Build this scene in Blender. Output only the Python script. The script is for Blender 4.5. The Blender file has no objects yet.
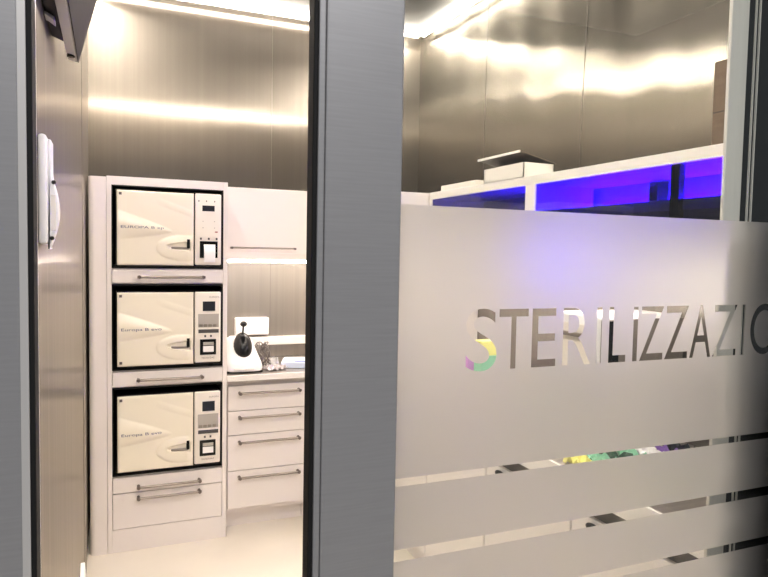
import bpy, bmesh, math, random
from mathutils import Vector, Matrix, Euler
from mathutils.geometry import interpolate_bezier, tessellate_polygon
random.seed(4)
S = bpy.context.scene
COL = S.collection
PI = math.pi

# ------------------------------------------------------------------ materials
def mat(name, color=(.8, .8, .8), rough=.5, metal=0., emit=None, es=0., spec=.5, coat=0., alpha=None, trans=0., ior=None):
    m = bpy.data.materials.new(name); m.use_nodes = True
    b = m.node_tree.nodes['Principled BSDF']
    b.inputs['Base Color'].default_value = (*color, 1)
    b.inputs['Roughness'].default_value = rough
    b.inputs['Metallic'].default_value = metal
    b.inputs['Specular IOR Level'].default_value = spec
    b.inputs['Coat Weight'].default_value = coat
    b.inputs['Transmission Weight'].default_value = trans
    if ior: b.inputs['IOR'].default_value = ior
    if emit:
        b.inputs['Emission Color'].default_value = (*emit, 1)
        b.inputs['Emission Strength'].default_value = es
    return m

def nodes(m): return m.node_tree.nodes, m.node_tree.links, m.node_tree.nodes['Principled BSDF']

def vary(m, c1, c2, scale=(1, 1, 1), nscale=8, detail=4, bump=0., rough=None):
    """noise between two colours of the material itself (grain, mottling)"""
    n, l, b = nodes(m)
    tc = n.new('ShaderNodeTexCoord'); mp = n.new('ShaderNodeMapping'); nz = n.new('ShaderNodeTexNoise')
    mp.inputs['Scale'].default_value = scale
    nz.inputs['Scale'].default_value = nscale; nz.inputs['Detail'].default_value = detail
    l.new(tc.outputs['Object'], mp.inputs['Vector']); l.new(mp.outputs['Vector'], nz.inputs['Vector'])
    cr = n.new('ShaderNodeValToRGB')
    cr.color_ramp.elements[0].position = .3; cr.color_ramp.elements[0].color = (*c1, 1)
    cr.color_ramp.elements[1].position = .7; cr.color_ramp.elements[1].color = (*c2, 1)
    l.new(nz.outputs['Fac'], cr.inputs['Fac']); l.new(cr.outputs['Color'], b.inputs['Base Color'])
    if rough:
        mr = n.new('ShaderNodeMapRange')
        mr.inputs['From Min'].default_value = .3; mr.inputs['From Max'].default_value = .7
        mr.inputs['To Min'].default_value = rough[0]; mr.inputs['To Max'].default_value = rough[1]
        l.new(nz.outputs['Fac'], mr.inputs['Value']); l.new(mr.outputs['Result'], b.inputs['Roughness'])
    if bump:
        bp = n.new('ShaderNodeBump'); bp.inputs['Strength'].default_value = bump; bp.inputs['Distance'].default_value = .002
        l.new(nz.outputs['Fac'], bp.inputs['Height']); l.new(bp.outputs['Normal'], b.inputs['Normal'])
    return m

def steel(name, c, tangent, wave, wdist, soft=.33, fine=(.20, .66)):
    """vertically brushed stainless sheet: grain spreads reflections sideways, slow buckling bends them"""
    m = bpy.data.materials.new(name); m.use_nodes = True
    n, l = m.node_tree.nodes, m.node_tree.links; n.clear()
    o = n.new('ShaderNodeOutputMaterial'); mx = n.new('ShaderNodeMixShader'); mx.inputs['Fac'].default_value = soft
    g = n.new('ShaderNodeBsdfAnisotropic'); g.inputs['Roughness'].default_value = fine[0]; g.inputs['Anisotropy'].default_value = fine[1]
    h = n.new('ShaderNodeBsdfAnisotropic'); h.inputs['Roughness'].default_value = .55; h.inputs['Anisotropy'].default_value = 0
    tc = n.new('ShaderNodeTexCoord')
    def noise(scale, detail):
        mp = n.new('ShaderNodeMapping'); nz = n.new('ShaderNodeTexNoise'); mp.inputs['Scale'].default_value = scale
        nz.inputs['Scale'].default_value = 1; nz.inputs['Detail'].default_value = detail
        l.new(tc.outputs['Object'], mp.inputs['Vector']); l.new(mp.outputs['Vector'], nz.inputs['Vector']); return nz
    gr = noise((45, 45, .25), 3)
    cr = n.new('ShaderNodeValToRGB'); cr.color_ramp.elements[0].position = .3; cr.color_ramp.elements[1].position = .7
    cr.color_ramp.elements[0].color = (*[v * .94 for v in c], 1); cr.color_ramp.elements[1].color = (*[v * 1.05 for v in c], 1)
    l.new(gr.outputs['Fac'], cr.inputs['Fac'])
    for q in (g, h): l.new(cr.outputs['Color'], q.inputs['Color'])
    t = n.new('ShaderNodeCombineXYZ')
    for k in range(3): t.inputs[k].default_value = tangent[k]
    l.new(t.outputs[0], g.inputs['Tangent'])
    wv = noise(wave, 2.5); bp = n.new('ShaderNodeBump'); bp.inputs['Strength'].default_value = 1; bp.inputs['Distance'].default_value = wdist
    l.new(wv.outputs['Fac'], bp.inputs['Height']); l.new(bp.outputs['Normal'], g.inputs['Normal']); l.new(bp.outputs['Normal'], h.inputs['Normal'])
    l.new(g.outputs[0], mx.inputs[1]); l.new(h.outputs[0], mx.inputs[2]); l.new(mx.outputs[0], o.inputs['Surface'])
    return m

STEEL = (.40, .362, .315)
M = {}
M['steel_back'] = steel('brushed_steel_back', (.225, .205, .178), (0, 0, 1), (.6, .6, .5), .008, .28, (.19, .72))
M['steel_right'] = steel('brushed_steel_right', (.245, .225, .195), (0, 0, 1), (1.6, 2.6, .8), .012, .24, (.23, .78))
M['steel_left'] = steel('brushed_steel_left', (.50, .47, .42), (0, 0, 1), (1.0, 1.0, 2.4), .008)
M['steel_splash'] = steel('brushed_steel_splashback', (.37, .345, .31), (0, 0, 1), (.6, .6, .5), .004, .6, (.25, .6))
M['seam'] = mat('seam_groove', (.12, .11, .10), .5, .8)
M['ceiling'] = mat('grey_ceiling_panel', (.075, .068, .06), .45, .2)
M['white_ceiling'] = mat('white_ceiling_edge', (.85, .83, .8), .6)
M['floor'] = vary(mat('cream_resin_floor', (.78, .72, .63), .3), (.76, .70, .61), (.82, .76, .67), (1, 1, 1), 3, 5, .05)
M['white'] = mat('white_laminate', (.82, .765, .74), .33)
M['white_edge'] = mat('white_laminate_edge', (.84, .80, .77), .35)
M['niche'] = mat('black_niche', (.006, .006, .006), .55, spec=.2)
M['handle'] = mat('brushed_handle', (.33, .29, .26), .35, .85)
LED = 72.
M['handle_end'] = mat('handle_end', (.16, .13, .12), .4, .7)
M['cream'] = mat('cream_plastic', (.86, .795, .66), .3, coat=.4)
M['panel'] = mat('cream_panel_plastic', (.83, .77, .70), .35)
M['display'] = mat('dark_display', (.02, .022, .03), .15)
M['grey_key'] = mat('grey_keypad', (.42, .39, .35), .45)
M['dark_key'] = mat('dark_key', (.07, .065, .065), .4)
M['paper'] = mat('paper_white', (.9, .88, .88), .7)
M['blue_ink'] = mat('blue_grey_ink', (.06, .07, .16), .5)
M['red'] = mat('red_plastic', (.35, .03, .03), .4)
M['blackpl'] = mat('black_plastic', (.005, .005, .006), .22, spec=.35)
M['rubber'] = mat('black_rubber', (.008, .008, .008), .7, spec=.2)
M['alu'] = vary(mat('anodised_aluminium', (.27, .27, .272), .42, .3), (.262, .262, .265), (.285, .285, .288), (5, 5, 120), 2, 3, .004)
M['alu_light'] = mat('light_aluminium', (.52, .51, .49), .4, .3)
M['jamb'] = vary(mat('beige_grey_jamb', (.60, .57, .52), .5), (.58, .55, .50), (.63, .60, .55), (40, 40, 1), 2, 3)
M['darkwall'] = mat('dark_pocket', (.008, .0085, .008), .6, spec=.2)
M['worktop'] = vary(mat('worktop_steel', (.42, .38, .34), .3, .8), (.40, .36, .33), (.50, .46, .42), (2, 60, 60), 1, 3)
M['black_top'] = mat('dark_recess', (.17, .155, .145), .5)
M['cardboard'] = vary(mat('brown_cardboard', (.16, .115, .08), .8), (.15, .105, .072), (.18, .13, .09), (2, 2, 30), 2, 3)
M['boxwhite'] = mat('white_card', (.85, .82, .76), .6)
M['boxdark'] = mat('dark_card_inside', (.07, .055, .04), .6)
M['led'] = mat('led_diffuser', (.9, .9, .9), .5, emit=(1., .90, .79), es=LED)
M['led_cove'] = mat('led_cove_strip', (.9, .9, .9), .5, emit=(1., .90, .79), es=14)
M['led_soft'] = mat('led_under_cabinet', (.9, .9, .9), .5, emit=(1., .88, .76), es=24)
M['uv'] = mat('uv_tube', (.2, .1, .9), .5, emit=(.04, .0, 1.), es=260)
M['led_lip'] = mat('led_profile', (.55, .5, .44), .4, .4)
M['screen'] = mat('dark_grey_face', (.045, .04, .035), .7, spec=.15)
M['cable'] = mat('grey_cable', (.16, .14, .13), .5)
M['green_pack'] = mat('green_paper', (.30, .62, .44), .5)
M['yellow_pack'] = mat('yellow_paper', (.85, .82, .30), .5)
M['pink_pack'] = mat('pink_paper', (.75, .38, .80), .5)
M['violet_pack'] = mat('violet_paper', (.26, .14, .48), .5)
M['dark_green'] = mat('dark_green_fabric', (.03, .08, .05), .5)
M['dark_side'] = mat('dark_glossy_side', (.24, .21, .185), .35, .3)
M['uv_inside'] = mat('uv_cabinet_lining', (.30, .30, .36), .5)
M['bluewhite'] = mat('pale_blue_paper', (.66, .74, .92), .5)

def glass(name, tint=(1, 1, 1), refl=1.):
    m = bpy.data.materials.new(name); m.use_nodes = True
    n, l = m.node_tree.nodes, m.node_tree.links; n.clear()
    o = n.new('ShaderNodeOutputMaterial'); mx = n.new('ShaderNodeMixShader'); t = n.new('ShaderNodeBsdfTransparent'); g = n.new('ShaderNodeBsdfGlossy')
    lw = n.new('ShaderNodeLayerWeight'); lw.inputs['Blend'].default_value = .5
    pw = n.new('ShaderNodeMath'); pw.operation = 'POWER'; pw.inputs[1].default_value = 5; l.new(lw.outputs['Facing'], pw.inputs[0])
    fr = n.new('ShaderNodeMath'); fr.operation = 'MULTIPLY_ADD'; fr.inputs[1].default_value = .9; fr.inputs[2].default_value = .03; l.new(pw.outputs[0], fr.inputs[0])
    g.inputs['Roughness'].default_value = .01; t.inputs['Color'].default_value = (*tint, 1)
    g.inputs['Color'].default_value = (refl, refl, refl, 1)
    l.new(fr.outputs[0], mx.inputs['Fac']); l.new(t.outputs['BSDF'], mx.inputs[1]); l.new(g.outputs['BSDF'], mx.inputs[2]); l.new(mx.outputs['Shader'], o.inputs['Surface'])
    return m
M['glass'] = glass('clear_glass', (.96, .975, .965))
M['glass_tint'] = glass('smoked_cabinet_glass', (.42, .42, .55))
M['pouch'] = glass('clear_plastic', (.88, .88, .9))

def film_mat():
    m = bpy.data.materials.new('frosted_film'); m.use_nodes = True
    n, l = m.node_tree.nodes, m.node_tree.links; n.clear()
    o = n.new('ShaderNodeOutputMaterial'); a = n.new('ShaderNodeMixShader')
    tr = n.new('ShaderNodeBsdfTranslucent'); tr.inputs['Color'].default_value = (.60, .585, .58, 1)
    rf = n.new('ShaderNodeBsdfRefraction'); rf.inputs['Color'].default_value = (.72, .705, .71, 1); rf.inputs['Roughness'].default_value = .68; rf.inputs['IOR'].default_value = 1.35
    df = n.new('ShaderNodeBsdfDiffuse'); df.inputs['Color'].default_value = (.8, .8, .8, 1)
    a.inputs['Fac'].default_value = FILM_REFR
    l.new(tr.outputs[0], a.inputs[1]); l.new(rf.outputs[0], a.inputs[2])
    b = n.new('ShaderNodeMixShader'); b.inputs['Fac'].default_value = .04
    l.new(a.outputs[0], b.inputs[1]); l.new(df.outputs[0], b.inputs[2])
    l.new(b.outputs[0], o.inputs['Surface'])
    return m
FILM_REFR = .52
M['film'] = film_mat()

# ------------------------------------------------------------------ mesh helpers (world coordinates, metres)
def BM(): return bmesh.new()

def box(bm, x0, x1, y0, y1, z0, z1, bev=0., seg=2):
    r = bmesh.ops.create_cube(bm, size=1)
    vs = r['verts']
    for v in vs:
        v.co = Vector(((x0 + x1) / 2 + v.co.x * (x1 - x0), (y0 + y1) / 2 + v.co.y * (y1 - y0), (z0 + z1) / 2 + v.co.z * (z1 - z0)))
    if bev > 0:
        es = list({e for v in vs for e in v.link_edges})
        bmesh.ops.bevel(bm, geom=es, offset=bev, segments=seg, profile=.5, affect='EDGES')
    return bm

def cyl(bm, p0, p1, r0, r1=None, seg=20):
    p0, p1 = Vector(p0), Vector(p1); r1 = r0 if r1 is None else r1
    d = p1 - p0; q = Vector((0, 0, 1)).rotation_difference(d.normalized())
    mtx = Matrix.Translation((p0 + p1) / 2) @ q.to_matrix().to_4x4()
    bmesh.ops.create_cone(bm, cap_ends=True, segments=seg, radius1=r0, radius2=r1, depth=d.length, matrix=mtx)
    return bm

def ball(bm, c, r, sc=(1, 1, 1)):
    bmesh.ops.create_uvsphere(bm, u_segments=20, v_segments=12, radius=r, matrix=Matrix.Translation(c) @ Matrix.Diagonal((*sc, 1)))
    return bm

def prism(bm, pts, axis, a, b, bev=0.):
    """outline pts (2-D) extruded along axis ('x','y','z') from a to b"""
    def mk(p, t):
        return {'x': (t, p[0], p[1]), 'y': (p[0], t, p[1]), 'z': (p[0], p[1], t)}[axis]
    v0 = [bm.verts.new(mk(p, a)) for p in pts]; v1 = [bm.verts.new(mk(p, b)) for p in pts]
    fs = [bm.faces.new(v0), bm.faces.new(v1)]
    n = len(pts)
    for i in range(n): fs.append(bm.faces.new((v0[i], v0[(i + 1) % n], v1[(i + 1) % n], v1[i])))
    bmesh.ops.recalc_face_normals(bm, faces=fs)
    if bev:
        bmesh.ops.bevel(bm, geom=list({e for f in fs for e in f.edges}), offset=bev, segments=2, profile=.5, affect='EDGES')
    return bm

def tube(bm, pts, r, seg=8):
    """a swept round tube through the points"""
    P = [Vector(p) for p in pts]; rings = []
    for i, p in enumerate(P):
        t = (P[min(i + 1, len(P) - 1)] - P[max(i - 1, 0)]).normalized()
        a = t.cross(Vector((.13, .31, 1))).normalized(); b = t.cross(a)
        rings.append([bm.verts.new(p + r * (math.cos(2 * PI * k / seg) * a + math.sin(2 * PI * k / seg) * b)) for k in range(seg)])
    for i in range(len(rings) - 1):
        for k in range(seg): bm.faces.new((rings[i][k], rings[i][(k + 1) % seg], rings[i + 1][(k + 1) % seg], rings[i + 1][k]))
    bm.faces.new(rings[0]); bm.faces.new(rings[-1])
    bmesh.ops.recalc_face_normals(bm, faces=bm.faces)
    return bm

def rootloc(o):
    while o.parent: o = o.parent
    return o.location.copy()

def obj(name, bm, m, parent=None, smooth=None):
    me = bpy.data.meshes.new(name)
    off = rootloc(parent) if parent else None
    if off is not None: bmesh.ops.translate(bm, verts=bm.verts, vec=-off)
    bm.to_mesh(me); bm.free()
    me.materials.append(M[m] if isinstance(m, str) else m)
    o = bpy.data.objects.new(name, me); COL.objects.link(o)
    if parent: o.parent = parent
    if smooth:
        for p in me.polygons: p.use_smooth = True
        me.set_sharp_from_angle(angle=math.radians(smooth))
    return o

def tag(o, label, cat, group=None, kind=None):
    o['label'] = label; o['category'] = cat
    if group: o['group'] = group
    if kind: o['kind'] = kind
    return o

def thing(name, loc, label, cat, group=None, kind=None):
    o = bpy.data.objects.new(name, None); COL.objects.link(o); o.location = loc; o.empty_display_size = .05
    return tag(o, label, cat, group, kind)

def single(name, bm, m, loc, label, cat, group=None, kind=None, smooth=None):
    """a thing that is one mesh, origin at loc"""
    bmesh.ops.translate(bm, verts=bm.verts, vec=-Vector(loc))
    o = obj(name, bm, m, None, smooth); o.location = loc
    return tag(o, label, cat, group, kind)

def text_mesh(s, width, height, mirror=False):
    """filled letters as a bmesh in the X-Z plane, lower left at the origin"""
    cu = bpy.data.curves.new('t', 'FONT'); cu.body = s
    o = bpy.data.objects.new('t', cu); COL.objects.link(o)
    dg = bpy.context.evaluated_depsgraph_get(); dg.update()
    me = bpy.data.meshes.new_from_object(o.evaluated_get(dg))
    bm = BM(); bm.from_mesh(me)
    bpy.data.objects.remove(o); bpy.data.curves.remove(cu); bpy.data.meshes.remove(me)
    xs = [v.co.x for v in bm.verts]; ys = [v.co.y for v in bm.verts]
    sx = width / (max(xs) - min(xs)); sy = height / (max(ys) - min(ys)); x0, y0 = min(xs), min(ys)
    for v in bm.verts: v.co = Vector(((v.co.x - x0) * sx, 0, (v.co.y - y0) * sy))
    return bm

def writing(s, x, y, z, width, height, m, parent, name='lettering'):
    bm = text_mesh(s, width, height); bmesh.ops.translate(bm, verts=bm.verts, vec=Vector((x, y, z)))
    return obj(name, bm, m, parent)

# ------------------------------------------------------------------ room
XL, XR, YB, YG = -.105, 1.96, 4.10, .90
ZC = 2.985
def structure(name, bm, m, label=None, parent=None, smooth=None):
    o = obj(name, bm, m, parent, smooth)
    if not parent: o['kind'] = 'structure'; o['category'] = name.split('_')[0]
    if label: o['label'] = label
    return o

structure('floor', box(BM(), -1.6, 3.2, -1.6, YB + .1, -.1, 0), 'floor', 'cream resin floor of the sterilisation room')
bm = box(BM(), XL, XR + .1, YB, YB + .1, 0, 3.12)
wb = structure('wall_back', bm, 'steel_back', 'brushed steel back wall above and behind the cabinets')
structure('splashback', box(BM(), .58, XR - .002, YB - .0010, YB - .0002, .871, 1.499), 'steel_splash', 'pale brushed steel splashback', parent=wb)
for x in (.942,): structure('panel_seam', box(BM(), x - .0012, x + .0012, YB - .0015, YB, .87, 3.1), 'seam', parent=wb)
def lean(y, z):
    """how far the buckled sheets of the right wall stand back above the cabinet"""
    if z < 1.9: return 0.
    k = max(0., min(1., (3.9 - y) / 2.4))
    A = .038 * k + .006 * math.sin(y * 9.1 + 1.0) * (.5 + .5 * math.sin(y * 3.3)) + .0035 * math.sin(y * 21 + .6)
    A = max(A, 0.)
    return A * (1 - math.cos(PI * min(1, (z - 1.9) / 1.25))) / 2
bm = BM(); ny, nz = 160, 40; G = []
zs_ = [0., .9, 1.89] + [1.9 + 1.22 * k / nz for k in range(nz + 1)]
for z in zs_: G.append([bm.verts.new((XR + lean(.99 + (YB - .99) * i / ny, z), .99 + (YB - .99) * i / ny, z)) for i in range(ny + 1)])
for j in range(len(G) - 1):
    for i in range(ny): bm.faces.new((G[j][i], G[j + 1][i], G[j + 1][i + 1], G[j][i + 1]))
rim = G[0] + [r[-1] for r in G[1:]] + G[-1][-2::-1] + [r[0] for r in G[-2:0:-1]]
bk_ = [bm.verts.new((XR + .12, v.co.y, v.co.z)) for v in rim]
for i in range(len(rim)): bm.faces.new((rim[i], rim[(i + 1) % len(rim)], bk_[(i + 1) % len(rim)], bk_[i]))
bm.faces.new(bk_); bmesh.ops.recalc_face_normals(bm, faces=bm.faces)
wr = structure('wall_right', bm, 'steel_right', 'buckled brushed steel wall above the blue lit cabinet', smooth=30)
structure('splashback', box(BM(), XR - .0010, XR - .0002, 1.0, YB - .002, .871, 1.499), 'steel_splash', 'pale brushed steel splashback', parent=wr)
for y in (3.243, 2.411, 1.58):
    bm = BM(); L_ = []
    for z in zs_[1:]: L_.append([bm.verts.new((XR + lean(y, z) + dx, y + dy, z)) for dx, dy in ((.002, -.0013), (-.0012, -.0013), (-.0012, .0013), (.002, .0013))])
    for j in range(len(L_) - 1):
        for k in range(4): bm.faces.new((L_[j][k], L_[j][(k + 1) % 4], L_[j + 1][(k + 1) % 4], L_[j + 1][k]))
    structure('panel_seam', bm, 'seam', parent=wr)
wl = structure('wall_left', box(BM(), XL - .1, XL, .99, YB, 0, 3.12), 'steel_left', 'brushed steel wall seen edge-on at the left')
structure('panel_seam', box(BM(), XL, XL + .0012, 3.1, 3.1024, 0, 3.1), 'seam', parent=wl)

bm = box(BM(), XL + .09, XR - .085, 1.06, YB - .165, ZC, ZC + .02)
structure('ceiling', bm, 'ceiling', 'dark grey ceiling panel inside the lit cove')
bm = box(BM(), XL - .1, XR + .1, .95, YB + .1, 3.10, 3.16)
structure('trim_1', bm, 'white_ceiling', 'white ceiling margin above the light cove')

# LED cove on four sides
def cove(name, x0, x1, y0, y1, wall, label):
    """profile between ceiling panel and wall: lip, downward diffuser and a strip that faces the wall"""
    t = thing('cove_light', ((x0 + x1) / 2, (y0 + y1) / 2, ZC), label, 'light', 'light strips around the ceiling')
    if wall in 'NS':
        s = 1 if wall == 'N' else -1; e = y1 if s > 0 else y0; i = y0 if s > 0 else y1
        a, b = sorted((i, e - s * .008))
        obj('diffuser', box(BM(), x0, x1, a, b, ZC - .020, ZC - .012), 'led', t)
        a, b = sorted((e - s * .008, e)); obj('profile_lip', box(BM(), x0, x1, a, b, ZC - .030, ZC), 'led_lip', t)
        a, b = sorted((e, e + s * .004)); obj('cove_strip', box(BM(), x0, x1, a, b, ZC + .005, ZC + .03), 'led_cove', t)
    else:
        s = 1 if wall == 'E' else -1; e = x1 if s > 0 else x0; i = x0 if s > 0 else x1
        a, b = sorted((i, e - s * .008))
        obj('diffuser', box(BM(), a, b, y0, y1, ZC - .020, ZC - .012), 'led', t)
        a, b = sorted((e - s * .008, e)); obj('profile_lip', box(BM(), a, b, y0, y1, ZC - .030, ZC), 'led_lip', t)
        a, b = sorted((e, e + s * .004)); obj('cove_strip', box(BM(), a, b, y0, y1, ZC + .005, ZC + .03), 'led_cove', t)
    return t
W_ = .032
cx0, cx1, cy0, cy1 = XL + .09, XR - .085, 1.06, YB - .165
cove('n', cx0, cx1, cy1, cy1 + W_, 'N', 'bright light strip along the ceiling edge above the steel back wall')
cove('s', cx0, cx1, cy0 - W_, cy0, 'S', 'light strip along the ceiling edge on the door side')
cove('e', cx1, cx1 + W_, cy0, cy1, 'E', 'bright light strip running along the ceiling edge of the right steel wall')
cove('w', cx0 - W_, cx0, cy0, cy1, 'W', 'light strip along the ceiling edge above the left steel wall')

# front wall, door frame, sliding door
ZD = 2.42
bm = BM()
box(bm, -1.6, XL - .03, .95, .99, 0, 3.12); box(bm, XL - .03, 1.09, .95, .99, ZD + .05, 3.12)
structure('wall_front', bm, 'jamb', 'wall around the sliding doorway')
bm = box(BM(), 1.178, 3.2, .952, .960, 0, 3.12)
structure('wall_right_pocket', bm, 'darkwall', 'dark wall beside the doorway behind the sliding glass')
bm = box(BM(), -1.6, 3.2, -1.6, .95, 3.0, 3.05)
structure('ceiling_corridor', bm, 'white_ceiling', 'corridor ceiling')
# left jamb
j = structure('trim_2', box(BM(), -.30, -.0995, .897, .95, 0, ZD, .002), 'alu', 'grey aluminium upright at the left edge of the doorway')
structure('jamb_step', box(BM(), -.106, -.0905, .8985, .95, 0, ZD, .001), 'alu_light', parent=j)
structure('rubber_seal', box(BM(), -.0905, -.0840, .90, .945, 0, ZD, .001), 'rubber', 'black rubber seal', parent=j)
structure('jamb_return', box(BM(), -.0955, -.087, .951, .985, 0, ZD, .001), 'alu_light', 'light metal return of the jamb', parent=j)
# right jamb behind the sliding glass
j = structure('trim_3', box(BM(), 1.130, 1.178, .950, .958, 0, ZD + .05, .002), 'jamb', 'beige grey upright behind the right of the sliding glass')
for x in (1.195, 1.206): structure('jamb_line', box(BM(), x, x + .002, .948, .9519, 0, ZD), 'jamb', parent=j)
structure('trim_4', box(BM(), -.30, 1.20, .87, .895, ZD, ZD + .05), 'alu', 'grey aluminium head of the doorway')
# cover over the door pocket at the far right
structure('trim_5', box(BM(), 1.205, 1.60, .84, .87, 0, 1.30, .002), 'alu', 'grey metal cover at the lower right edge')

dr = bpy.data.objects.new('door_1', None); COL.objects.link(dr); dr.location = (.75, YG, 0); dr['kind'] = 'structure'; dr['category'] = 'door'
dr['label'] = 'partly open sliding glass door with frosted film and the word STERILIZZAZIONE'
obj('stile', box(BM(), .2838, .404, .8985, .935, .01, ZD - .01, .003), 'alu', dr)
obj('stile_edge', box(BM(), .2732, .2832, .8995, .933, .01, ZD - .01, .002), 'alu', dr)
obj('rubber_seal', box(BM(), .2660, .2727, .901, .93, .01, ZD - .01, .002), 'rubber', dr)['label'] = 'black rubber seal on the door edge'
obj('glass_pane', box(BM(), .404, 1.70, .903, .911, .01, ZD - .01), 'glass', dr)['label'] = 'clear glass pane of the sliding door'

def film():
    """frosted sheet: plain strips plus one band with the letters cut out of it"""
    cu = bpy.data.curves.new('t', 'FONT'); cu.body = 'STERILIZZAZIONE'
    o = bpy.data.objects.new('t', cu); COL.objects.link(o)
    bpy.context.view_layer.update()
    for q in bpy.context.selected_objects: q.select_set(False)
    bpy.context.view_layer.objects.active = o; o.select_set(True)
    bpy.ops.object.convert(target='CURVE')
    o = bpy.context.view_layer.objects.active
    loops_ = []
    for sp in o.data.splines:
        P = list(sp.bezier_points); out = []
        for i, p in enumerate(P):
            q = P[(i + 1) % len(P)]
            straight = (p.handle_right - p.co).cross(q.co - p.co).length < 1e-6 and (q.handle_left - q.co).cross(q.co - p.co).length < 1e-6
            pts = [p.co, q.co] if straight else interpolate_bezier(p.co, p.handle_right, q.handle_left, q.co, 9)
            out += [(v[0], v[1]) for v in pts[:-1]]
        loops_.append(out)
    bpy.data.objects.remove(o)
    xs = [p[0] for L in loops_ for p in L]; zs = [p[1] for L in loops_ for p in L]
    tx0, tx1, tz0, tz1 = TEXT
    fx = lambda x: tx0 + (x - min(xs)) / (max(xs) - min(xs)) * (tx1 - tx0)
    fz = lambda z: tz0 + (z - min(zs)) / (max(zs) - min(zs)) * (tz1 - tz0)
    loops_ = [[(fx(x), fz(z)) for x, z in L] for L in loops_]
    # set each letter of the word to its own place along the pane
    bx_ = [(min(p[0] for p in L), max(p[0] for p in L)) for L in loops_]
    outer_ = sorted([i for i, b in enumerate(bx_) if not any(j != i and c[0] < b[0] and c[1] > b[1] for j, c in enumerate(bx_))], key=lambda i: bx_[i][0])
    new = list(loops_)
    for i, (a, b) in zip(outer_, LETTERS):
        o0, o1 = bx_[i]; f_ = lambda x: a + (x - o0) / (o1 - o0) * (b - a)
        for j, c in enumerate(bx_):
            if c[0] >= o0 and c[1] <= o1: new[j] = [(f_(x), z) for x, z in loops_[j]]
    loops_ = new
    box_ = [(min(p[0] for p in L), max(p[0] for p in L), min(p[1] for p in L), max(p[1] for p in L)) for L in loops_]
    inner = [any(j != i and B[0] < b[0] and B[1] > b[1] and B[2] < b[2] and B[3] > b[3] for j, B in enumerate(box_)) for i, b in enumerate(box_)]
    bm = BM(); Y = .9022
    def quad(a, b, z0, z1): bm.faces.new([bm.verts.new((x, Y, z)) for x, z in ((a, z0), (b, z0), (b, z1), (a, z1))])
    def fill(polys):
        vs = [bm.verts.new((x, Y, z)) for L in polys for x, z in L]
        for t3 in tessellate_polygon([[Vector((x, z, 0)) for x, z in L] for L in polys]):
            try: bm.faces.new([vs[k] for k in t3])
            except ValueError: pass
    cuts = ((1.190, 1.2025), (1.0715, 1.090), (.969, .985), (.86, .876))
    z = 1.35
    for z0, z1 in cuts: quad(.4045, 1.698, z1, z); z = z0
    quad(.4045, 1.698, .02, z); quad(.4045, 1.698, 1.475, 1.623)
    groups = [[i for i, q in enumerate(inner) if not q and abs(box_[i][0]) < 9]]
    order = sorted(groups[0], key=lambda i: box_[i][0]); x = .4045
    for k, i in enumerate(order):
        e = (box_[i][1] + box_[order[k + 1]][0]) / 2 if k + 1 < len(order) else 1.698
        # A and Z, T and E may kern close together; a straight cut between letters is enough
        fill([[(x, 1.35), (e, 1.35), (e, 1.475), (x, 1.475)], loops_[i]]); x = e
    for i, q in enumerate(inner):
        if q: fill([loops_[i]])
    bmesh.ops.remove_doubles(bm, verts=bm.verts, dist=1e-6)
    bm.normal_update()
    bmesh.ops.reverse_faces(bm, faces=[q for q in bm.faces if q.normal.y > 0])
    f = obj('frosted_film', bm, 'film', dr)
    f['label'] = 'frosted film with cut-out letters and clear stripes'
    return f
LETTERS = ((.5221, .5797), (.5835, .6399), (.6478, .6965), (.711, .7706), (.7826, .7936), (.8102, .8487), (.8648, .8752), (.8811, .936),
           (.9405, .997), (1.003, 1.057), (1.062, 1.1237), (1.136, 1.1457), (1.1624, 1.2396), (1.258, 1.315), (1.334, 1.383))
TEXT = (.524, 1.370, 1.362, 1.463)
film()

# ------------------------------------------------------------------ tall cabinet with three niches
YC = 3.51
tc = thing('appliance_cabinet', (.24, YC + .3, 0), 'tall white cabinet with three black niches holding the sterilisers, beside the left steel wall', 'cabinet')
bm = BM()
Z1, Z2, Z3 = (1.447, 1.858), (.932, 1.365), (.393, .842)
def side(bm, x0, x1, z0=0, z1=1.9): box(bm, x0, x1, YC, YC + .58, z0, z1, .0015)
side(bm, -.010, .012); side(bm, .555, .577)
for z0, z1 in ((1.858, 1.9),): box(bm, .012, .555, YC, YC + .58, z0, z1)
for z0, z1 in ((1.367, 1.372), (1.440, 1.447), (.844, .850), (.926, .932), (.30, .305), (.386, .393)): box(bm, .012, .555, YC + .012, YC + .58, z0, z1)
box(bm, .012, .555, YC, YC + .02, .0, .118); box(bm, .012, .555, YC + .55, YC + .58, .118, 1.86)
obj('carcass', bm, 'white', tc)
bm = BM(); pts = [(-.092, YC + .3)] + [(-.092 + .028 - .028 * math.cos(a), YC + .028 - .028 * math.sin(a)) for a in [PI / 2 * k / 6 for k in range(7)]] + [(-.0115, YC), (-.0115, YC + .3)]
obj('filler_panel', prism(bm, pts, 'z', .0, 1.895), 'white', tc, 40)
for i, (z0, z1) in enumerate((Z1, Z2, Z3)):
    bm = BM()
    box(bm, .012, .018, YC + .003, YC + .54, z0, z1); box(bm, .549, .555, YC + .003, YC + .54, z0, z1)
    box(bm, .012, .555, YC + .53, YC + .54, z0, z1); box(bm, .012, .555, YC + .003, YC + .54, z1 - .006, z1); box(bm, .012, .555, YC + .003, YC + .54, z0, z0 + .006)
    obj('niche', bm, 'niche', tc)['label'] = 'black lined niche'

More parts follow.
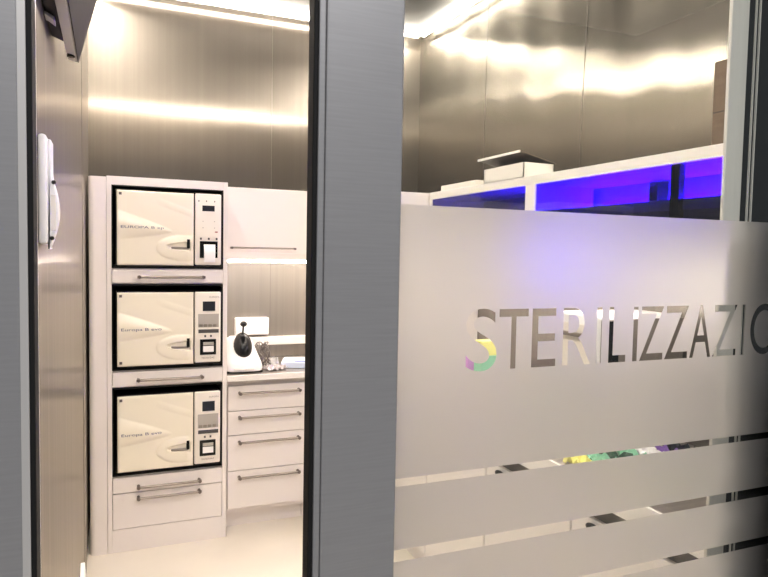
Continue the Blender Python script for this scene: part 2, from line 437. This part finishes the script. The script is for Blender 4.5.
def bar_handle(parent, x0, x1, yf, z, r=.0085, ends=True):
    """bow handle on a front that faces -Y: round bar on two darker posts"""
    bm = BM(); cyl(bm, (x0, yf - .028, z), (x1, yf - .028, z), r * .85, seg=12)
    hd = obj('handle', bm, 'handle', parent, 40)
    for x in (x0 + .010, x1 - .010): obj('handle_post', cyl(BM(), (x, yf - .0385, z), (x, yf, z), r, seg=12), 'handle_end', parent, 40)
    return hd

def front(parent, name, x0, x1, yf, z0, z1, hx=None, hz=None, th=.02):
    f = obj(name, box(BM(), x0, x1, yf, yf + th, z0, z1, .002), 'white', parent)
    if hx: bar_handle(f, hx[0], hx[1], yf, hz)
    return f
front(tc, 'pull_out_shelf', .014, .553, YC - .006, 1.373, 1.440, (.13, .46), 1.404)
front(tc, 'pull_out_shelf', .014, .553, YC - .006, .852, .924, (.125, .455), .884)
front(tc, 'pull_out_shelf', .014, .553, YC - .006, .307, .384, (.125, .445), .335)
front(tc, 'drawer', .014, .553, YC - .003, .121, .302, (.125, .445), .277)

# ------------------------------------------------------------------ sterilisers
def steriliser(z0, z1, name_text, label, first):
    X0, X1, XD0, XD1 = .036, .540, .036, .402
    yf = YC - .028
    t = thing('steriliser', (.29, YC + .2, z0 - .02), label, 'steriliser', 'sterilisers stacked in the tall white cabinet')
    bm = BM(); box(bm, X0 - .006, X1 + .006, YC - .012, YC + .42, z0 - .008, z1 + .006, .008, 3)
    obj('body', bm, 'blackpl', t, 40)
    # rubber-footed dark lower bezel that bows slightly
    for x in (.07, .50):
        obj('foot', cyl(BM(), (x, YC + .04, z0 - .0205), (x, YC + .04, z0 - .007), .014), 'rubber', t)
    # moulded door: height field with a swoosh and a grip hollow
    bm = BM(); NX, NZ = 96, 84; H = z1 - z0; Wd = XD1 - XD0; G = []
    def h(u, v):  # v from top
        y = .004 * (1 - (2 * v - 1) ** 2) * .8
        w = .20 * max(0, 1 - u / .72) ** .8
        if w > 0:
            d = (v - .46 - .10 * u) / w
            if abs(d) < 1: y += .013 * (1 - d * d) * min(1, (1 - u / .72) * 2.5)
        # faint second ridge top right
        d = (v - (.10 + .22 * max(0, u - .45) * 1.6)) / .05
        if u > .5 and abs(d) < 1: y += .0015 * (1 - d * d) * min(1, (u - .5) * 6)
        du, dv = (u - .86) / .36, (v - .76) / .175
        q = du * du + dv * dv
        if q < 1 and u < .995: y += .009 * (1 - q) ** .5 * min(1, (1 - u) * 12)
        # hollow behind the grip
        if .64 < u < .965:
            hw = .072 * (max(0, (u - .64) / .325)) ** .45
            dv = (v - .735) / hw if hw > 0 else 9
            if abs(dv) < 1: y -= .012 * min(1, (1 - abs(dv)) * 3.5) * min(1, (.965 - u) * 40)
        # rounded rim
        e = min(u * Wd, (1 - u) * Wd, v * H, (1 - v) * H)
        if e < .008: y -= .008 * (1 - math.sqrt(max(0, 1 - (1 - e / .008) ** 2)))
        return y
    for j in range(NZ + 1):
        row = []
        for i in range(NX + 1):
            u, v = i / NX, j / NZ
            row.append(bm.verts.new((XD0 + u * Wd, yf - h(u, v), z1 - v * H)))
        G.append(row)
    for j in range(NZ):
        for i in range(NX): bm.faces.new((G[j][i], G[j + 1][i], G[j + 1][i + 1], G[j][i + 1]))
    rim = [G[0][i] for i in range(NX + 1)] + [G[j][NX] for j in range(1, NZ + 1)] + [G[NZ][i] for i in range(NX - 1, -1, -1)] + [G[j][0] for j in range(NZ - 1, 0, -1)]
    back = [bm.verts.new((v.co.x, YC - .011, v.co.z)) for v in rim]; k = len(rim)
    for i in range(k): bm.faces.new((rim[i], rim[(i + 1) % k], back[(i + 1) % k], back[i]))
    bm.faces.new(back); bmesh.ops.recalc_face_normals(bm, faces=bm.faces)
    d = obj('door', bm, 'cream', t, 50)
    zc = z1 - .755 * H
    obj('grip', box(BM(), XD0 + .70 * Wd, XD0 + .935 * Wd, yf - .008, yf + .012, zc - .008, zc + .005, .003), 'handle', d)
    obj('latch_slot', box(BM(), XD0 + .905 * Wd, XD0 + .945 * Wd, yf - .0105, yf + .006, zc - .002, zc + .044, .001), 'niche', d)['label'] = 'black latch slot'
    caps = (z1 - .017,) if name_text != 'Europa B evo' or not first else (z1 - .017, z0 + .020)
    for zz in caps: obj('hinge_cap', box(BM(), XD0 + .010, XD0 + .023, yf - .006, yf + .002, zz - .0065, zz + .0065, .001), 'handle_end', d)
    tw, th_ = (.55 * Wd, .016) if name_text.startswith('EUROPA') else (.52 * Wd, .018)
    tv = .515 if name_text.startswith('EUROPA') else .525
    bm = text_mesh(name_text, tw, th_); bmesh.ops.subdivide_edges(bm, edges=bm.edges, cuts=2)
    for v in bm.verts:
        x, z = XD0 + .05 * Wd + v.co.x, z1 - tv * H + v.co.z
        v.co = Vector((x, yf - h((x - XD0) / Wd, (z1 - z) / H) - .0007, z))
    obj('lettering', bm, 'blue_ink', d)
    # control panel
    p0, p1 = XD1 + .006, X1
    pz0, pz1 = z0 + .004, z1 + .002
    cp = obj('control_panel', box(BM(), p0, p1, yf + .002, YC - .010, pz0, pz1, .007, 3), 'panel', t, 40)
    yp = yf + .0015; pw = p1 - p0; ph = pz1 - pz0
    def pb(name, u0, u1, v0, v1, m, dep=.002, inset=0.):
        return obj(name, box(BM(), p0 + u0 * pw, p0 + u1 * pw, yp - dep, yp + .003, pz1 - v1 * ph, pz1 - v0 * ph, .0006), m, cp)
    if first == 'top':
        pb('display', .27, .74, .165, .245, 'display')
        for u in (.14, .43, .74): pb('indicator', u - .02, u + .02, .095, .115, 'dark_key')
        for u, v in ((.30, .38), (.74, .38), (.30, .47), (.74, .47)): pb('indicator', u - .018, u + .018, v, v + .012, 'grey_key')
        pb('red_mark', .76, .86, .525, .54, 'red')
        for u in (.22, .52, .82): pb('button', u - .035, u + .035, .615, .645, 'dark_key')
        pb('printer_slot', .18, .86, .665, .90, 'blackpl')
        bm = BM(); 
        for k in range(8):
            pass
        sl = [(yp - .003, pz1 - .71 * ph), (yp - .012, pz1 - .74 * ph), (yp - .016, pz1 - .82 * ph), (yp - .009, pz1 - .96 * ph), (yp - .008, pz1 - .96 * ph), (yp - .015, pz1 - .82 * ph), (yp - .011, pz1 - .745 * ph), (yp - .002, pz1 - .72 * ph)]
        obj('paper_slip', prism(bm, sl, 'x', p0 + .33 * pw, p0 + .76 * pw), 'paper', cp, 40)
    else:
        writing('EUROPA', p0 + .56 * pw, yp - .0008, pz1 - .085 * ph, .38 * pw, .008, 'handle', cp)
        pb('display', .30, .78, .135, .27, 'display')
        pb('keypad', .13, .92, .31, .50, 'grey_key', .0015)
        for u in (.17, .34, .52, .70): pb('button', u, u + .13, .455, .495, 'handle', .0026)
        pb('button_row', .14, .92, .53, .58, 'dark_key', .0022)
        for u in (.40, .62): pb('indicator', u - .035, u + .035, .61, .64, 'dark_key')
        f = pb('printer_slot', .20, .82, .67, .89, 'blackpl')
        pb('printer_paper', .32, .73, .765, .85, 'paper', .0035)
        pb('printer_flap', .32, .73, .71, .755, 'grey_key', .0035)
        writing('TECNO-GAZ', p0 + .26 * pw, yp - .0008, pz1 - .945 * ph, .5 * pw, .008, 'handle_end', cp)
    return t
steriliser(1.463, 1.832, 'EUROPA B xp', 'top steriliser with EUROPA in capitals and a white paper slip hanging from its slot', 'top')
steriliser(.955, 1.326, 'Europa B evo', 'middle steriliser of the stack, cream door level with the white tabletop device', 'mid')
steriliser(.418, .803, 'Europa B evo ', 'lowest steriliser of the stack, above the double row of handles', '')

# ------------------------------------------------------------------ wall cabinets of the back run
def wall_cabinet(x0, x1, label, dot=False):
    t = thing('wall_cabinet', ((x0 + x1) / 2, 3.95, 1.48), label, 'cabinet', 'white wall cabinets on the back wall')
    obj('carcass', box(BM(), x0, x1, 3.822, YB - .001, 1.50, 1.902), 'white', t)
    d = obj('flap_door', box(BM(), x0 + .003, x1 - .003, 3.80, 3.82, 1.532, 1.905, .002), 'white', t)
    bar_handle(d, x0 + .045, x1 - .08, 3.80, 1.560, .007)
    if dot: obj('red_button', cyl(BM(), (x0 + .012, 3.79, 1.512), (x0 + .012, 3.823, 1.512), .012), 'red', t)
    return t
wall_cabinet(.590, 1.10, 'white wall cabinet with a flap door and bar handle, right of the tall cabinet', True)
wall_cabinet(1.104, 1.298, 'narrow white wall cabinet hidden behind the door upright')
t = thing('under_cabinet_light', (.94, 3.82, 1.48), 'bright light strip under the white wall cabinet above the steel splashback', 'light')
obj('housing', box(BM(), .60, 1.28, 3.815, 3.87, 1.488, 1.4995), 'white_edge', t)
obj('diffuser', box(BM(), .60, 1.28, 3.812, 3.866, 1.478, 1.4875), 'led_soft', t)

# base cabinets of the back run
def base_cabinet(x0, x1, label, fronts=True):
    t = thing('drawer_cabinet', ((x0 + x1) / 2, 3.8, 0), label, 'cabinet', 'white drawer cabinets of the back run')
    obj('carcass', box(BM(), x0, x1, 3.582, YB - .002, .10, .832), 'white', t)
    obj('plinth', box(BM(), x0, x1, 3.64, 3.66, 0, .0995), 'white', t)
    for z0, z1, hz in ((.672, .808, .770), (.538, .668, .636), (.340, .534, .498), (.128, .336, .303)):
        front(t, 'drawer', x0 + .003, x1 - .003, 3.56, z0, z1, (x0 + .055, x1 - .035), hz)
    return t
base_cabinet(.590, 1.030, 'white cabinet with four drawers and long bar handles under the worktop')
base_cabinet(1.034, 1.296, 'narrow white drawer cabinet hidden behind the door upright')

# L-shaped worktop
t = thing('worktop', (1.2, 3.8, .835), 'brushed metal worktop with a white front edge, running round the corner of the room', 'worktop')
bm = BM(); prism(bm, [(.580, 3.535), (1.355, 3.535), (1.355, 1.02), (XR - .002, 1.02), (XR - .002, YB - .002), (.580, YB - .002)], 'z', .836, .870)
obj('top_slab', bm, 'worktop', t)
obj('front_edge', box(BM(), .580, 1.342, 3.523, 3.5345, .840, .872, .001), 'white_edge', t)
obj('front_edge', box(BM(), 1.343, 1.3545, 1.02, 3.5345, .808, .872, .001), 'white_edge', t)

# trunking, wall box
single('cable_trunking', box(BM(), .60, 1.28, YB - .045, YB, .955, 1.005, .003), 'white_edge', (.94, YB - .02, .955), 'white cable trunking running along the steel splashback', 'trunking')
t = thing('socket_box', (.82, YB - .02, 1.02), 'white rectangular socket box on the steel splashback above the trunking', 'socket')
obj('housing', box(BM(), .718, .925, YB - .05, YB - .001, 1.022, 1.128, .005), 'paper', t)
for x in (.735, .80, .865): obj('cover_plate', box(BM(), x, x + .05, YB - .053, YB - .049, 1.045, 1.105, .001), 'paper', t)

# lubricating device on the worktop
t = thing('lubricating_unit', (.68, 3.70, .87), 'white tabletop device with a black oval window and a black ball knob on top', 'dental device')
bm = BM()
prof = [(3.600, .878), (3.600, .905), (3.625, .945), (3.665, 1.050), (3.70, 1.075), (3.76, 1.06), (3.80, .90), (3.80, .878)]
def hull_body():
    bm = BM(); rings = []
    for z, x0, x1, y0, y1 in ((.880, .588, .778, 3.585, 3.82), (.905, .584, .782, 3.58, 3.83), (.935, .592, .772, 3.60, 3.83), (.98, .604, .755, 3.64, 3.82), (1.03, .615, .738, 3.675, 3.81), (1.055, .63, .722, 3.70, 3.79)):
        n = 28; ring = []
        x1 += .016; cxm, cym, a, b = (x0 + x1) / 2, (y0 + y1) / 2, (x1 - x0) / 2, (y1 - y0) / 2
        for k in range(n):
            th = 2 * PI * k / n; c, s = math.cos(th), math.sin(th)
            e = .5
            ring.append(bm.verts.new((cxm + a * math.copysign(abs(c) ** e, c), cym + b * math.copysign(abs(s) ** e, s), z)))
        rings.append(ring)
    for i in range(len(rings) - 1):
        for k in range(28): bm.faces.new((rings[i][k], rings[i][(k + 1) % 28], rings[i + 1][(k + 1) % 28], rings[i + 1][k]))
    bm.faces.new(rings[0]); bm.faces.new(rings[-1]); bmesh.ops.recalc_face_normals(bm, faces=bm.faces)
    return bm
b_ = obj('housing', hull_body(), 'paper', t, 60)
obj('base', box(BM(), .592, .790, 3.60, 3.82, .8705, .881, .004), 'blackpl', t)
# domed oval window: an ellipsoid tilted with the sloping front
bm = ball(BM(), (0, 0, 0), 1); bmesh.ops.transform(bm, verts=bm.verts, matrix=Matrix.Translation((.690, 3.664, 1.010)) @ Euler((math.radians(-24), 0, 0)).to_matrix().to_4x4() @ Matrix.Diagonal((.052, .042, .080, 1)))
obj('window_dome', bm, 'blackpl', t, 60)
obj('knob_stem', cyl(BM(), (.693, 3.69, 1.06), (.697, 3.69, 1.125), .005), 'blackpl', t, 40)
obj('knob', ball(BM(), (.698, 3.69, 1.132), .018, (1.1, 1, .9)), 'blackpl', t, 60)
obj('front_lip', box(BM(), .628, .738, 3.572, 3.586, .888, .902, .003), 'white_edge', t)

# bundle of hoses beside it
random.seed(11)
def loops(cx, cy, cz, n, rx, ry, rz):
    bm = BM()
    for q in range(n):
        a0 = random.uniform(0, 6.28); tx = random.uniform(.6, 1.1); ph = random.uniform(0, 6.28)
        pts = [(cx + rx * tx * math.cos(a0 + k * .33) + .012 * math.sin(k * .9 + ph), cy + ry * tx * math.sin(k * .33 + ph), cz + rz * (1 + math.sin(a0 + k * .33 + q)) * .5 + .004) for k in range(18)]
        tube(bm, pts, .0034, 6)
    return bm
single('hose_bundle', loops(.833, 3.79, .874, 7, .030, .035, .13), 'cable', (.83, 3.78, .872), 'tangled bundle of grey hoses beside the white tabletop device', 'hoses', kind='stuff', smooth=60)

def crumple(cx, cy, z, w, d, hgt, seed, rot=0., nx=12, th=.0012):
    """a crumpled sheet lying on a surface, with thickness"""
    rnd = random.Random(seed); bm = BM(); g = []; hs = [[rnd.random() ** 2 * hgt for _ in range(nx + 1)] for _ in range(nx + 1)]
    c, s = math.cos(rot), math.sin(rot)
    for side_ in (0, 1):
        gg = []
        for j in range(nx + 1):
            row = []
            for i in range(nx + 1):
                x, y = (i / nx - .5) * w, (j / nx - .5) * d
                row.append(bm.verts.new((cx + c * x - s * y, cy + s * x + c * y, z + .0015 + hs[j][i] + th * side_)))
            gg.append(row)
        g.append(gg)
    for side_ in (0, 1):
        for j in range(nx):
            for i in range(nx):
                q = g[side_]; f = (q[j][i], q[j][i + 1], q[j + 1][i + 1], q[j + 1][i]); bm.faces.new(f if side_ else f[::-1])
    a, b = g
    for i in range(nx):
        for (p, q) in (((0, i), (0, i + 1)), ((nx, i + 1), (nx, i)), ((i + 1, 0), (i, 0)), ((i, nx), (i + 1, nx))):
            bm.faces.new((a[p[0]][p[1]], a[q[0]][q[1]], b[q[0]][q[1]], b[p[0]][p[1]]))
    bmesh.ops.recalc_face_normals(bm, faces=bm.faces)
    return bm
single('plastic_pouch', crumple(.870, 3.66, .870, .12, .09, .03, 3, .3), mat('clear_wrap', (.55, .50, .52), .15, spec=.8), (.87, 3.66, .87), 'crumpled clear pouch in front of the grey hoses', 'pouch')
single('white_wrapper', crumple(.895, 3.80, .870, .05, .05, .05, 8, .5), 'paper', (.905, 3.75, .87), 'small crumpled white wrapper beside the hoses', 'wrapper')
t = thing('paper_pack', (1.03, 3.70, .87), 'white and pale blue paper pack lying on the worktop near the door upright', 'paper')
bm = BM(); prism(bm, [(.915, 3.69), (1.11, 3.61), (1.17, 3.80), (.98, 3.87)], 'z', .871, .906, .003)
obj('paper_block', bm, 'bluewhite', t)
bm = BM(); prism(bm, [(.99, 3.675), (1.10, 3.632), (1.106, 3.65), (.996, 3.693)], 'z', .9062, .9075)
obj('blue_strip', bm, mat('blue_print', (.01, .03, .35), .6), t)['label'] = 'blue printed strip'

# ------------------------------------------------------------------ left wall: intercom, tilted panel, cover strip
t = thing('wall_phone', (XL, 1.24, 1.54), 'white wall phone with a curved handset on the left steel wall', 'phone')
obj('base_plate', box(BM(), XL + .0005, XL + .013, 1.19, 1.29, 1.553, 1.730, .005, 3), 'paper', t, 40)
pts = []
zs = [1.545 + .18 * k / 14 for k in range(15)]
outer = [(XL + .014 + .012 * math.sin(PI * min(1, max(0, (z - 1.545) / .12))) * (1 if z < 1.665 else 0) + (.004 if z >= 1.665 else .004 * (z - 1.545) / .12), z) for z in zs]
inner = [(XL + .0132, 1.725), (XL + .0132, 1.545)]
bm = BM(); prism(bm, outer + inner, 'y', 1.215, 1.262, .002)
hs_ = obj('handset', bm, 'paper', t, 50)
for z in (1.563, 1.655): obj('speaker_hole', ball(BM(), (XL + .0185 + (.003 if z > 1.6 else 0), 1.214, z), .0035), 'blackpl', hs_)
obj('grip_inlay', box(BM(), XL + .0175, XL + .0245, 1.2135, 1.216, 1.575, 1.635, .001), 'panel', hs_)

# monitor-like tilted box high on the wall
t = thing('tilted_screen', (XL, 1.60, 2.0), 'dark grey screen tilted out from the left steel wall at the top of the photo', 'screen')
Y0, Y1 = 1.12, 1.62
# cross-section in X-Z, bottom edge near the wall, top leaning into the room
bx, bz = -.062, 1.955; tx, tz = .045, 2.36
nx_, nz_ = (tz - bz), -(tx - bx); L_ = math.hypot(nx_, nz_); nx_, nz_ = nx_ / L_, nz_ / L_
fr = [(bx + nx_ * .002, bz + nz_ * .002), (tx + nx_ * .002, tz + nz_ * .002), (tx, tz), (bx, bz)]
obj('screen_face', prism(BM(), fr, 'y', Y0, Y1, .001), 'screen', t)
bk = [(bx - .001, bz), (tx - .001, tz), (tx - .022, tz + .004), (bx - .020, bz + .004)]
obj('frame', prism(BM(), bk, 'y', Y0, Y1, .001), 'alu_light', t)
obj('back_cover', prism(BM(), [(bx - .0205, bz + .006), (bx + .030, bz + .22), (XL + .001, bz + .22), (XL + .001, bz + .014)], 'y', Y0 + .0, Y1 - .13, .001), 'niche', t)
br = obj('wall_bracket', prism(BM(), [(XL + .001, bz + .005), (XL + .004, bz + .005), (bx - .026, bz - .004), (bx - .026, bz + .004), (XL + .001, bz + .012)], 'y', 1.33, 1.365, .001), 'alu_light', t)
obj('screw', cyl(BM(), (bx - .011, Y1 - .05, bz - .003), (bx - .011, Y1 - .05, bz + .004), .008), 'blackpl', t)['label'] = 'black round screw'

t = thing('cover_strip', (XL, 2.8, 0), 'slim white strip with dark catches standing at the foot of the left steel wall', 'strip')
bm = BM(); prism(bm, [(2.45, .0), (2.78, .0), (2.80, .25), (2.70, .34), (2.62, .30), (2.45, .10)], 'x', XL + .0005, XL + .016, .003)
obj('panel', bm, 'paper', t)
for y, z in ((2.70, .22), (2.58, .06)): obj('catch', box(BM(), XL + .0165, XL + .022, y - .03, y + .01, z - .02, z + .03, .001), 'blackpl', t)

# ------------------------------------------------------------------ corner cabinet
t = thing('corner_cabinet', (1.5, 3.6, .88), 'white corner cabinet behind the left end of the blue lit cabinet', 'cabinet')
obj('carcass', box(BM(), 1.302, XR - .002, 3.255, YB - .002, .88, 1.88), 'white', t)
obj('door', box(BM(), 1.304, 1.618, 3.235, 3.254, .885, 1.878, .002), 'white', t)

# ------------------------------------------------------------------ blue lit wall cabinet on the right wall
X0 = 1.62
t = thing('uv_cabinet', (1.8, 2.1, 1.48), 'long white framed wall cabinet with glass doors glowing blue, on the right steel wall', 'cabinet')
Ya, Yb_ = 1.03, 3.232
bm = BM()
box(bm, X0, XR - .002, Ya, Yb_, 1.842, 1.880, .0015); box(bm, X0, XR - .002, Ya, Yb_, 1.500, 1.530, .0015)
box(bm, X0, XR - .002, Yb_ - .03, Yb_, 1.53, 1.842); box(bm, X0, XR - .002, Ya, Ya + .03, 1.53, 1.842)
box(bm, X0, X0 + .30, 2.265, 2.335, 1.53, 1.842)
obj('carcass', bm, 'white_edge', t)
obj('back_lining', box(BM(), XR - .014, XR - .003, Ya + .03, Yb_ - .03, 1.53, 1.842), 'uv_inside', t)
obj('shelf', box(BM(), X0 + .03, XR - .015, Ya + .032, 2.263, 1.700, 1.735), 'uv_inside', t)
for a, b in ((2.336, Yb_ - .032), (1.552, 2.263), (Ya + .032, 1.548)):
    obj('glass_door', box(BM(), X0 + .004, X0 + .009, a, b, 1.531, 1.841), 'glass_tint', t)['label'] = 'tinted glass door lit blue from inside'
obj('door_post', box(BM(), X0 + .012, X0 + .035, 1.535, 1.570, 1.531, 1.841), 'blackpl', t)
for y0, y1, x, z in ((1.12, 2.24, 1.90, 1.747), (2.40, 2.60, 1.66, 1.546)):
    obj('uv_tube', cyl(BM(), (x, y0, z), (x, y1, z), .010), 'uv', t, 40)
obj('lamp_holder', box(BM(), XR - .07, XR - .0145, 1.88, 1.92, 1.76, 1.835, .002), 'blackpl', t)
for y0, y1, z, h_, m_ in ((2.45, 2.60, 1.5305, .13, 'blackpl'), (2.75, 2.95, 1.5305, .10, 'boxdark'), (2.98, 3.15, 1.5305, .15, 'blackpl')):
    single('instrument_box', box(BM(), 1.72, 1.86, y0, y1, z, z + h_, .004), m_, (1.79, (y0 + y1) / 2, z),
           {2.45: 'dark box inside the blue lit cabinet next to its white post', 2.75: 'low dark box in the middle of the left bay of the blue lit cabinet', 2.98: 'dark box at the far left end inside the blue lit cabinet'}[y0], 'box', 'dark boxes in the blue lit cabinet')

t = thing('under_cabinet_light', (1.66, 2.2, 1.48), 'light strip under the blue lit cabinet behind the frosted glass', 'light')
obj('housing', box(BM(), 1.625, 1.68, 1.30, 3.20, 1.490, 1.4995), 'white_edge', t)
obj('diffuser', box(BM(), 1.627, 1.678, 1.30, 3.20, 1.478, 1.4895), mat('led_dim', (.9, .9, .9), .5, emit=(1., .88, .8), es=13), t)

# boxes on top
t = thing('card_box', (1.72, 2.5, 1.88), 'white box with its dark lid raised, on top of the blue lit cabinet', 'box')
bm = BM(); A = (1.625, 1.78, 2.36, 2.68)
box(bm, A[0], A[0] + .004, A[2], A[3], 1.8805, 1.945); box(bm, A[1] - .004, A[1], A[2], A[3], 1.8805, 1.945)
box(bm, A[0], A[1], A[2], A[2] + .004, 1.8805, 1.945); box(bm, A[0], A[1], A[3] - .004, A[3], 1.8805, 1.945); box(bm, A[0], A[1], A[2], A[3], 1.8805, 1.884)
obj('tray', bm, 'boxwhite', t)
bm = BM(); prism(bm, [(1.600, 1.985), (1.785, 1.944), (1.786, 1.948), (1.601, 1.990)], 'y', 2.35, 2.69)
lid = obj('lid', bm, 'boxdark', t)
obj('lid_edge', box(BM(), 1.594, 1.5998, 2.35, 2.69, 1.982, 1.992, .001), 'boxwhite', lid)
single('flat_box', box(BM(), 1.63, 1.80, 2.76, 3.12, 1.8805, 1.908, .002), 'boxwhite', (1.71, 2.94, 1.8805), 'flat white box on the cabinet, left of the box with the raised lid', 'box')
t = thing('cardboard_box', (1.75, 1.33, 1.88), 'brown cardboard box on the cabinet at the right, half hidden by the upright', 'box')
obj('carton', box(BM(), 1.64, 1.86, 1.08, 1.432, 1.8805, 2.125, .003), 'cardboard', t)
obj('tape_seam', box(BM(), 1.6392, 1.6398, 1.085, 1.43, 1.975, 1.979), 'boxdark', t)

# ------------------------------------------------------------------ base cabinets of the right run
ys = (1.02, 1.16, 1.68, 2.20, 2.72, 3.24, 3.515)
names = ('narrow white base cabinet of the right run at the doorway', 'wide white base cabinet of the right run nearest the doorway', 'second wide white base cabinet of the right run from the doorway',
         'third wide white base cabinet of the right run from the doorway', 'fourth wide white base cabinet of the right run, towards the far corner', 'white base cabinet of the right run in the far corner')
for k in range(6):
    y0, y1 = ys[k] + .002, ys[k + 1] - .002
    t = thing('base_cabinet', (1.65, (y0 + y1) / 2, 0), names[k], 'cabinet', 'white base cabinets of the right run')
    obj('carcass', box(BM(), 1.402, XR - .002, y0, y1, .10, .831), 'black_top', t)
    obj('plinth', box(BM(), 1.43, 1.45, y0, y1, 0, .0995), 'white', t)
    d = obj('door', box(BM(), 1.380, 1.400, y0 + .002, y1 - .002, .12, .735, .002), 'white', t)
    if k:
        yy = y1 - .12; bm = BM()
        ball(bm, (1.366, yy, .716), .001, (8, 34, 15)); box(bm, 1.366, 1.381, yy - .012, yy + .012, .710, .722)
        obj('pull', bm, 'blackpl', d, 50)['label'] = 'dark oval pull'

# ------------------------------------------------------------------ things on the right worktop seen through the letters and stripes
t = thing('tabletop_machine', (1.74, 1.88, .87), 'white tabletop machine with dark glossy side, seen through the middle letters', 'machine')
obj('housing', box(BM(), 1.545, 1.92, 1.765, 2.00, .89, 1.345, .012, 3), 'paper', t, 40)
obj('side_panel', box(BM(), 1.547, 1.915, 1.750, 1.7645, .895, 1.335, .004), 'dark_side', t)['label'] = 'dark glossy side panel'
obj('dark_reflection', box(BM(), 1.549, 1.615, 1.748, 1.7498, .90, 1.33, .0005), 'blackpl', t)  # dark reflection in the glossy side, put in as a black strip
obj('front_panel', box(BM(), 1.533, 1.5445, 1.78, 1.985, 1.10, 1.31, .003), 'panel', t)
obj('handle', box(BM(), 1.517, 1.532, 1.80, 1.97, 1.265, 1.280, .003), 'handle', t)
for y in (1.79, 1.97):
    for x in (1.60, 1.89): obj('foot', cyl(BM(), (x, y, .8702), (x, y, .8905), .012), 'rubber', t)
def pack(name, x0, x1, y0, y1, z0, z1, m, label, cat='packet'):
    return single(name, box(BM(), x0, x1, y0, y1, z0, z1, .004), m, ((x0 + x1) / 2, (y0 + y1) / 2, z0), label, cat)
pack('glove_box', 1.62, 1.76, 2.78, 2.90, .8705, 1.05, 'pink_pack', 'pink carton on the right worktop seen through the foot of the S')
pack('glove_box', 1.62, 1.74, 2.64, 2.72, .8705, 1.07, 'green_pack', 'green upright pack on the right worktop behind the S')
pack('glove_box', 1.62, 1.74, 2.645, 2.715, 1.0705, 1.14, 'yellow_pack', 'yellow carton on top of the green pack behind the S')
pack('wall_socket', XR - .03, XR - .0005, 2.72, 2.84, 1.28, 1.36, 'blackpl', 'small black box on the right steel wall behind the letter T', 'socket')
random.seed(5)
cols = [('yellow_pack', 'pale yellow wrapped packet seen at the start of the coloured stretch of the top stripe'), ('green_pack', 'green wrapped packet in the top clear stripe'),
        ('dark_green', 'dark green crumpled packet in the top clear stripe'), ('green_pack', 'light green crumpled packet right of the dark green one'),
        ('paper', 'white wrapped packet left of the violet one'), ('violet_pack', 'violet packet near the right end of the coloured stretch'), ('display', 'black and silver crumpled packet at the right end of the coloured stretch')]
pos = [(1.41, 1.66, .085), (1.48, 1.66, .08), (1.55, 1.66, .08), (1.62, 1.66, .08), (1.69, 1.66, .08), (1.76, 1.66, .08), (1.84, 1.66, .09)]
for k, ((m_, lb), (x, y, w)) in enumerate(zip(cols, pos)):
    bm = crumple(x, y, .870, w * .75, w * 1.6, .035, 20 + k, 0, 8, .004)
    single('wrapped_packet', bm, m_, (x, y, .87), lb, 'packet')

# ------------------------------------------------------------------ corridor fill light, world
def area(name, loc, rot, sx, sy, e, col):
    L = bpy.data.lights.new(name, 'AREA'); L.shape = 'RECTANGLE'; L.size = sx; L.size_y = sy; L.energy = e; L.color = col
    o = bpy.data.objects.new(name, L); COL.objects.link(o); o.location = loc; o.rotation_euler = rot
    return o
area('corridor_fill', (.3, -.6, 2.95), (0, 0, 0), 1.6, .6, 34, (1., .98, 1.))  # unseen area light without a fixture, added to brighten the door frames

w = bpy.data.worlds.new('World'); S.world = w; w.use_nodes = True
w.node_tree.nodes['Background'].inputs['Color'].default_value = (.80, .84, .92, 1)
w.node_tree.nodes['Background'].inputs['Strength'].default_value = .14

# ------------------------------------------------------------------ camera
yaw, pitch, roll, f = .398098, -.0550537, .0191232, 655.
cyw, syw, cp, sp = math.cos(yaw), math.sin(yaw), math.cos(pitch), math.sin(pitch)
F = Vector((syw * cp, cyw * cp, sp)); R0 = Vector((cyw, -syw, 0)); U0 = R0.cross(F)
c_, s_ = math.cos(roll), math.sin(roll)
R_ = c_ * R0 + s_ * U0; U_ = -s_ * R0 + c_ * U0
cam = bpy.data.cameras.new('camera'); co = bpy.data.objects.new('camera', cam); COL.objects.link(co)
mw = Matrix((R_, U_, -F)).transposed().to_4x4(); mw.translation = Vector((0, 0, 1.55)); co.matrix_world = mw
cam.sensor_width = 36; cam.sensor_fit = 'HORIZONTAL'; cam.lens = f / 768 * 36; cam.clip_start = .02
S.camera = co

S.view_settings.view_transform = 'Standard'; S.view_settings.look = 'None'; S.view_settings.gamma = 1
S.view_settings.use_curve_mapping = False
S.view_settings.exposure = 0.78
S.cycles.use_denoising = True
S.cycles.max_bounces = 14; S.cycles.transparent_max_bounces = 16; S.cycles.glossy_bounces = 8; S.cycles.transmission_bounces = 8
S.cycles.sample_clamp_indirect = 12
